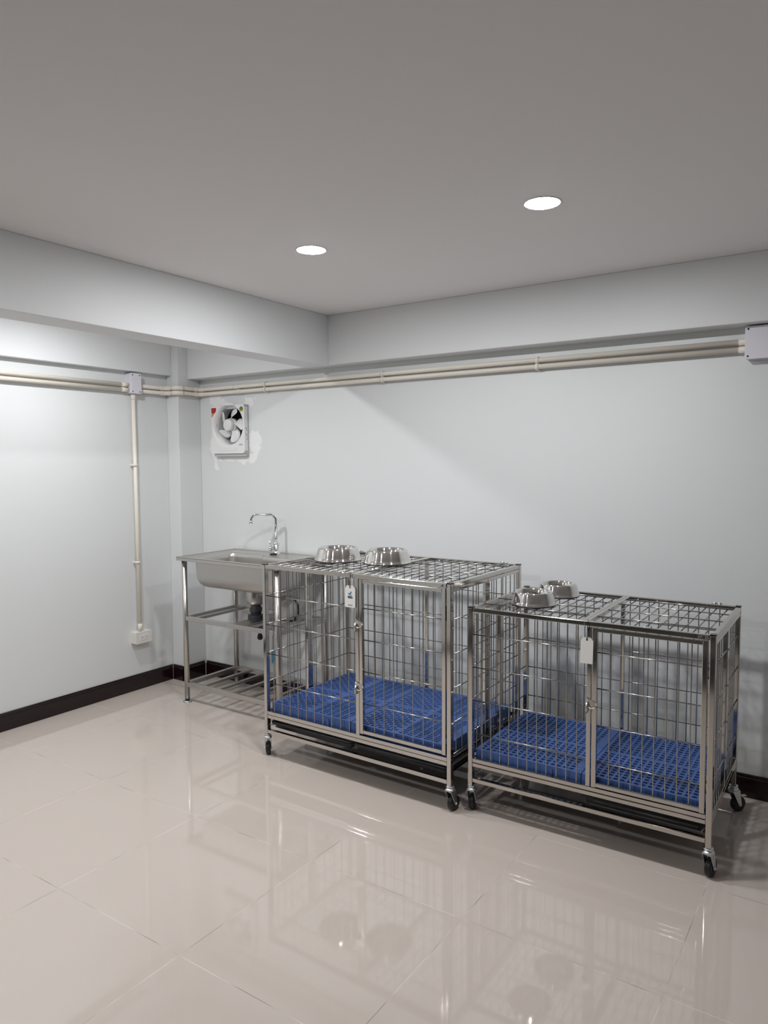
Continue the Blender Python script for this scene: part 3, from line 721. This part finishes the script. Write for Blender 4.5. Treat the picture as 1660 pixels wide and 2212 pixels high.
# ------------------------------------------------------------------ blue slatted mats
def mat_slots(which, x0, x1, y0, y1, zb, ztop, px, py, hx, hy, stagger, strips_x, strips_y, label, group):
    """grid mat: rows of openings cut through a top plate, with a skirt and ribs"""
    c = inC(which, x0, y0, zb); rz = RZA if which == 'a' else RZB
    e = empty('floor_mat', c, rz, label, 'crate mat', group)
    W_, D_ = x1 - x0, y1 - y0; ht = ztop - zb; mb = MB(); th = .0045; bd = .014
    # y bands: row separators run the whole length, opening rows carry the webs
    rows = []; y = bd
    while y + hy < D_ - bd + .001:
        if any(abs((y + hy / 2) - (s - y0)) < .011 for s in strips_y): y += .004; continue
        rows.append(y); y += py
    last = 0
    for i, ry in enumerate(rows):
        mb.box(0, W_, last, ry, ht - th, ht)
        xs = bd + (px / 2 if (stagger and i % 2) else 0); lx = 0
        while xs + hx < W_ - bd + .001:
            if any(xs < (s - x0) + .008 and xs + hx > (s - x0) - .008 for s in strips_x): xs += .003; continue
            mb.box(lx, xs, ry, ry + hy, ht - th, ht); lx = xs + hx; xs += px
        mb.box(lx, W_, ry, ry + hy, ht - th, ht); last = ry + hy
    mb.box(0, W_, last, D_, ht - th, ht)
    mb.build('slatted_top', 'blue', e)
    sk_ = MB(); t = .003
    sk_.box(0, W_, 0, t, 0, ht - th); sk_.box(0, W_, D_ - t, D_, 0, ht - th); sk_.box(0, t, t, D_ - t, 0, ht - th); sk_.box(W_ - t, W_, t, D_ - t, 0, ht - th)
    x = .02
    while x < W_ - .01: sk_.box(x, x + .002, -.0008, 0, .002, ht - .003); x += .028
    sk_.build('skirt', 'blue', e)
    for x in (W_ * .22, W_ * .72):
        MB().box(x, x + .012, -.005, -.0009, .004, ht * .72).build('clip', 'blue', e, bevel=.001)
    return e
GA, GB = 'blue slotted mats in the tall crate', 'blue square-hole mats in the low crate'
mat_slots('a', .028, .503, .028, .338, .2185, .2625, .0405, .0178, .0325, .0100, True, (.262,), (), 'blue slotted plastic mat at front left inside the tall crate', GA)
mat_slots('a', .507, .995, .028, .338, .2185, .2625, .0405, .0178, .0325, .0100, True, (.745,), (), 'blue slotted plastic mat at front right inside the tall crate, behind the door', GA)
mat_slots('a', .028, .503, .342, .640, .2185, .2625, .0405, .0178, .0325, .0100, True, (.262,), (), 'blue slotted plastic mat at back left inside the tall crate', GA)
mat_slots('a', .507, .995, .342, .640, .2185, .2625, .0405, .0178, .0325, .0100, True, (.745,), (), 'blue slotted plastic mat at back right inside the tall crate', GA)
mat_slots('b', .022, .455, .030, .565, .2185, .2555, .0246, .0246, .0150, .0150, False, (), (.300,), 'blue plastic mat with square holes, left one in the low crate', GB)
mat_slots('b', .458, .890, .030, .565, .2185, .2555, .0246, .0246, .0150, .0150, False, (), (.300,), 'blue plastic mat with square holes behind the low crate door', GB)

# ------------------------------------------------------------------ steel dog bowls
def bowl_build(R, h):
    e = empty('dog_bowl', (0, 0, 0)); s = R
    pr = [(.93 * s, .003), (.985 * s, .0035), (1.0 * s, .0055), (.985 * s, .009), (.962 * s, .012), (.938 * s, h * .35), (.900 * s, h * .58), (.862 * s, h * .78), (.835 * s, h * .91), (.815 * s, h * .98), (.795 * s, h), (.765 * s, h * .985), (.735 * s, h * .93), (.70 * s, h * .62), (.66 * s, h * .32), (.60 * s, h * .20), (.45 * s, h * .16), (.0001, h * .15)]
    MB().lathe(pr, n=96).build('bowl', 'bowl', e)
    MB().lathe([(.90 * s, .0), (.975 * s, .0), (.99 * s, .0025), (.975 * s, .0042), (.90 * s, .0042), (.90 * s, .0)], n=72).build('rubber_ring', 'rubber', e)
    return e
ba = bowl_build(.117, .066); ba.location = (1.631, -.505, .9362)
tag(ba, 'large steel dog bowl standing left on top of the tall crate', 'dog bowl', 'large steel bowls on the tall crate')
b2 = copy_tree(ba); b2.location = (1.889, -.456, .9362); b2.rotation_euler.z = 1.1
b2['label'] = 'large steel dog bowl on top of the tall crate, on the right beside its twin'
ba.children[0].name  # first bowl carries a small oval dent mark
MB().lathe([(.0001, 0), (.0045, 0), (.0050, -.0006)], n=20).xf(Matrix.Translation((.1117 * .83, -.1117 * .30, .0)) @ Matrix.Translation((.0, 0, .022)) @ Matrix.Rotation(-.35, 4, 'Z') @ Matrix.Rotation(PI / 2 - .2, 4, 'Y')).build('drain_hole', 'greyink', ba)
bb = bowl_build(.091, .055); bb.location = (2.683, -.579, .8397)
tag(bb, 'small steel dog bowl on the low crate, in front of the other one', 'dog bowl', 'small steel bowls on the low crate')
b4 = copy_tree(bb); b4.location = (2.697, -.338, .8397); b4.rotation_euler.z = 2.0
b4['label'] = 'small steel dog bowl on the low crate, behind the other near the wall'

# ------------------------------------------------------------------ hanging tags
def hang_tag(which, x, z0, z1, wd, label, printed):
    e = empty('hang_tag', inC(which, x, -.006, z1), RZA if which == 'a' else RZB, label, 'tag')
    hgt = z1 - z0; c = wd * .26
    tilt = .03
    body = MB().prism([(-wd / 2 - .002, -hgt + .003), (-wd / 2 + .001, -hgt), (wd / 2 - .004, -hgt), (wd / 2 - .001, -hgt + .004), (wd / 2, -c), (wd / 2 - c * .8, 0), (-wd / 2 + c * .8, 0), (-wd / 2, -c)], 'y', 0, -.0009)
    card = body.build('card', 'paper', e)
    top = (A['ztop'] if which == 'a' else B['ztop'])
    st = MB(); zz = top - z1 - .02
    st.path([(.001, -.0014, -.008), (.002, -.003, .004), (.003, -.0015, zz)], .0009, 6); st.path([(-.001, -.0014, -.008), (-.003, -.003, .006), (.002, -.0015, zz)], .0009, 6)
    st.path([(.002, -.002, zz), (.002, -.001, zz + .024), (.002, .008, zz + .026)], .0013, 6)
    st.build('string', 'black', e)
    MB().lathe([(.0001, -.0014), (.003, -.0012), (.003, -.0009)], (0, 0, -.009), 14, 'y').build('eyelet', 'ink', e)
    if printed:
        y0, y1 = -.0009, -.0013
        # small blue dog emblem
        dg = MB(); s = wd * .011; ox, oz = .001, -hgt * .36
        P = [(-14, -9), (-13, -16), (-9, -16), (-8, -9), (3, -8), (5, -16), (9, -16), (8, -6), (10, 4), (15, 8), (16, 13), (11, 15), (5, 15), (2, 8), (-6, 3), (-12, 0), (-20, 3), (-23, 10), (-24, 4), (-20, -3)]
        dg.prism([(ox + a * s * .8, oz + b * s * .8) for a, b in P], 'y', y0, y1); dgo = dg.build('dog_emblem', 'blueink', card)
        MB().prism([(ox + a * s * .8, oz + b * s * .8) for a, b in [(5, 15), (11, 15), (15, 11), (12, 18), (7, 19)]], 'y', y0, y1 - .0002).build('emblem_cap', 'navy', card)
        ln = MB(); ln.box(-wd * .20, wd * .24, y0, y1, -hgt * .475, -hgt * .455); ln.build('emblem_line', 'blueink', card)
        tx_ = MB()
        for i, (zz, a, b) in enumerate(((-.50, -.24, .12), (-.53, -.22, .26), (-.56, -.20, .24), (-.885, -.22, .20))):
            x = wd * a
            while x < wd * b: tx_.box(x, x + wd * .035, y0, y1, hgt * zz - .0022, hgt * zz + .0006); x += wd * .05
        tx_.build('small_print', 'ink', card)
    return e
hang_tag('a', .535, .788, .884, .056, 'printed white tag with a blue dog emblem hanging on the tall crate', True)
hang_tag('b', .483, .684, .780, .046, 'blank white card tag hanging on the low crate', False)
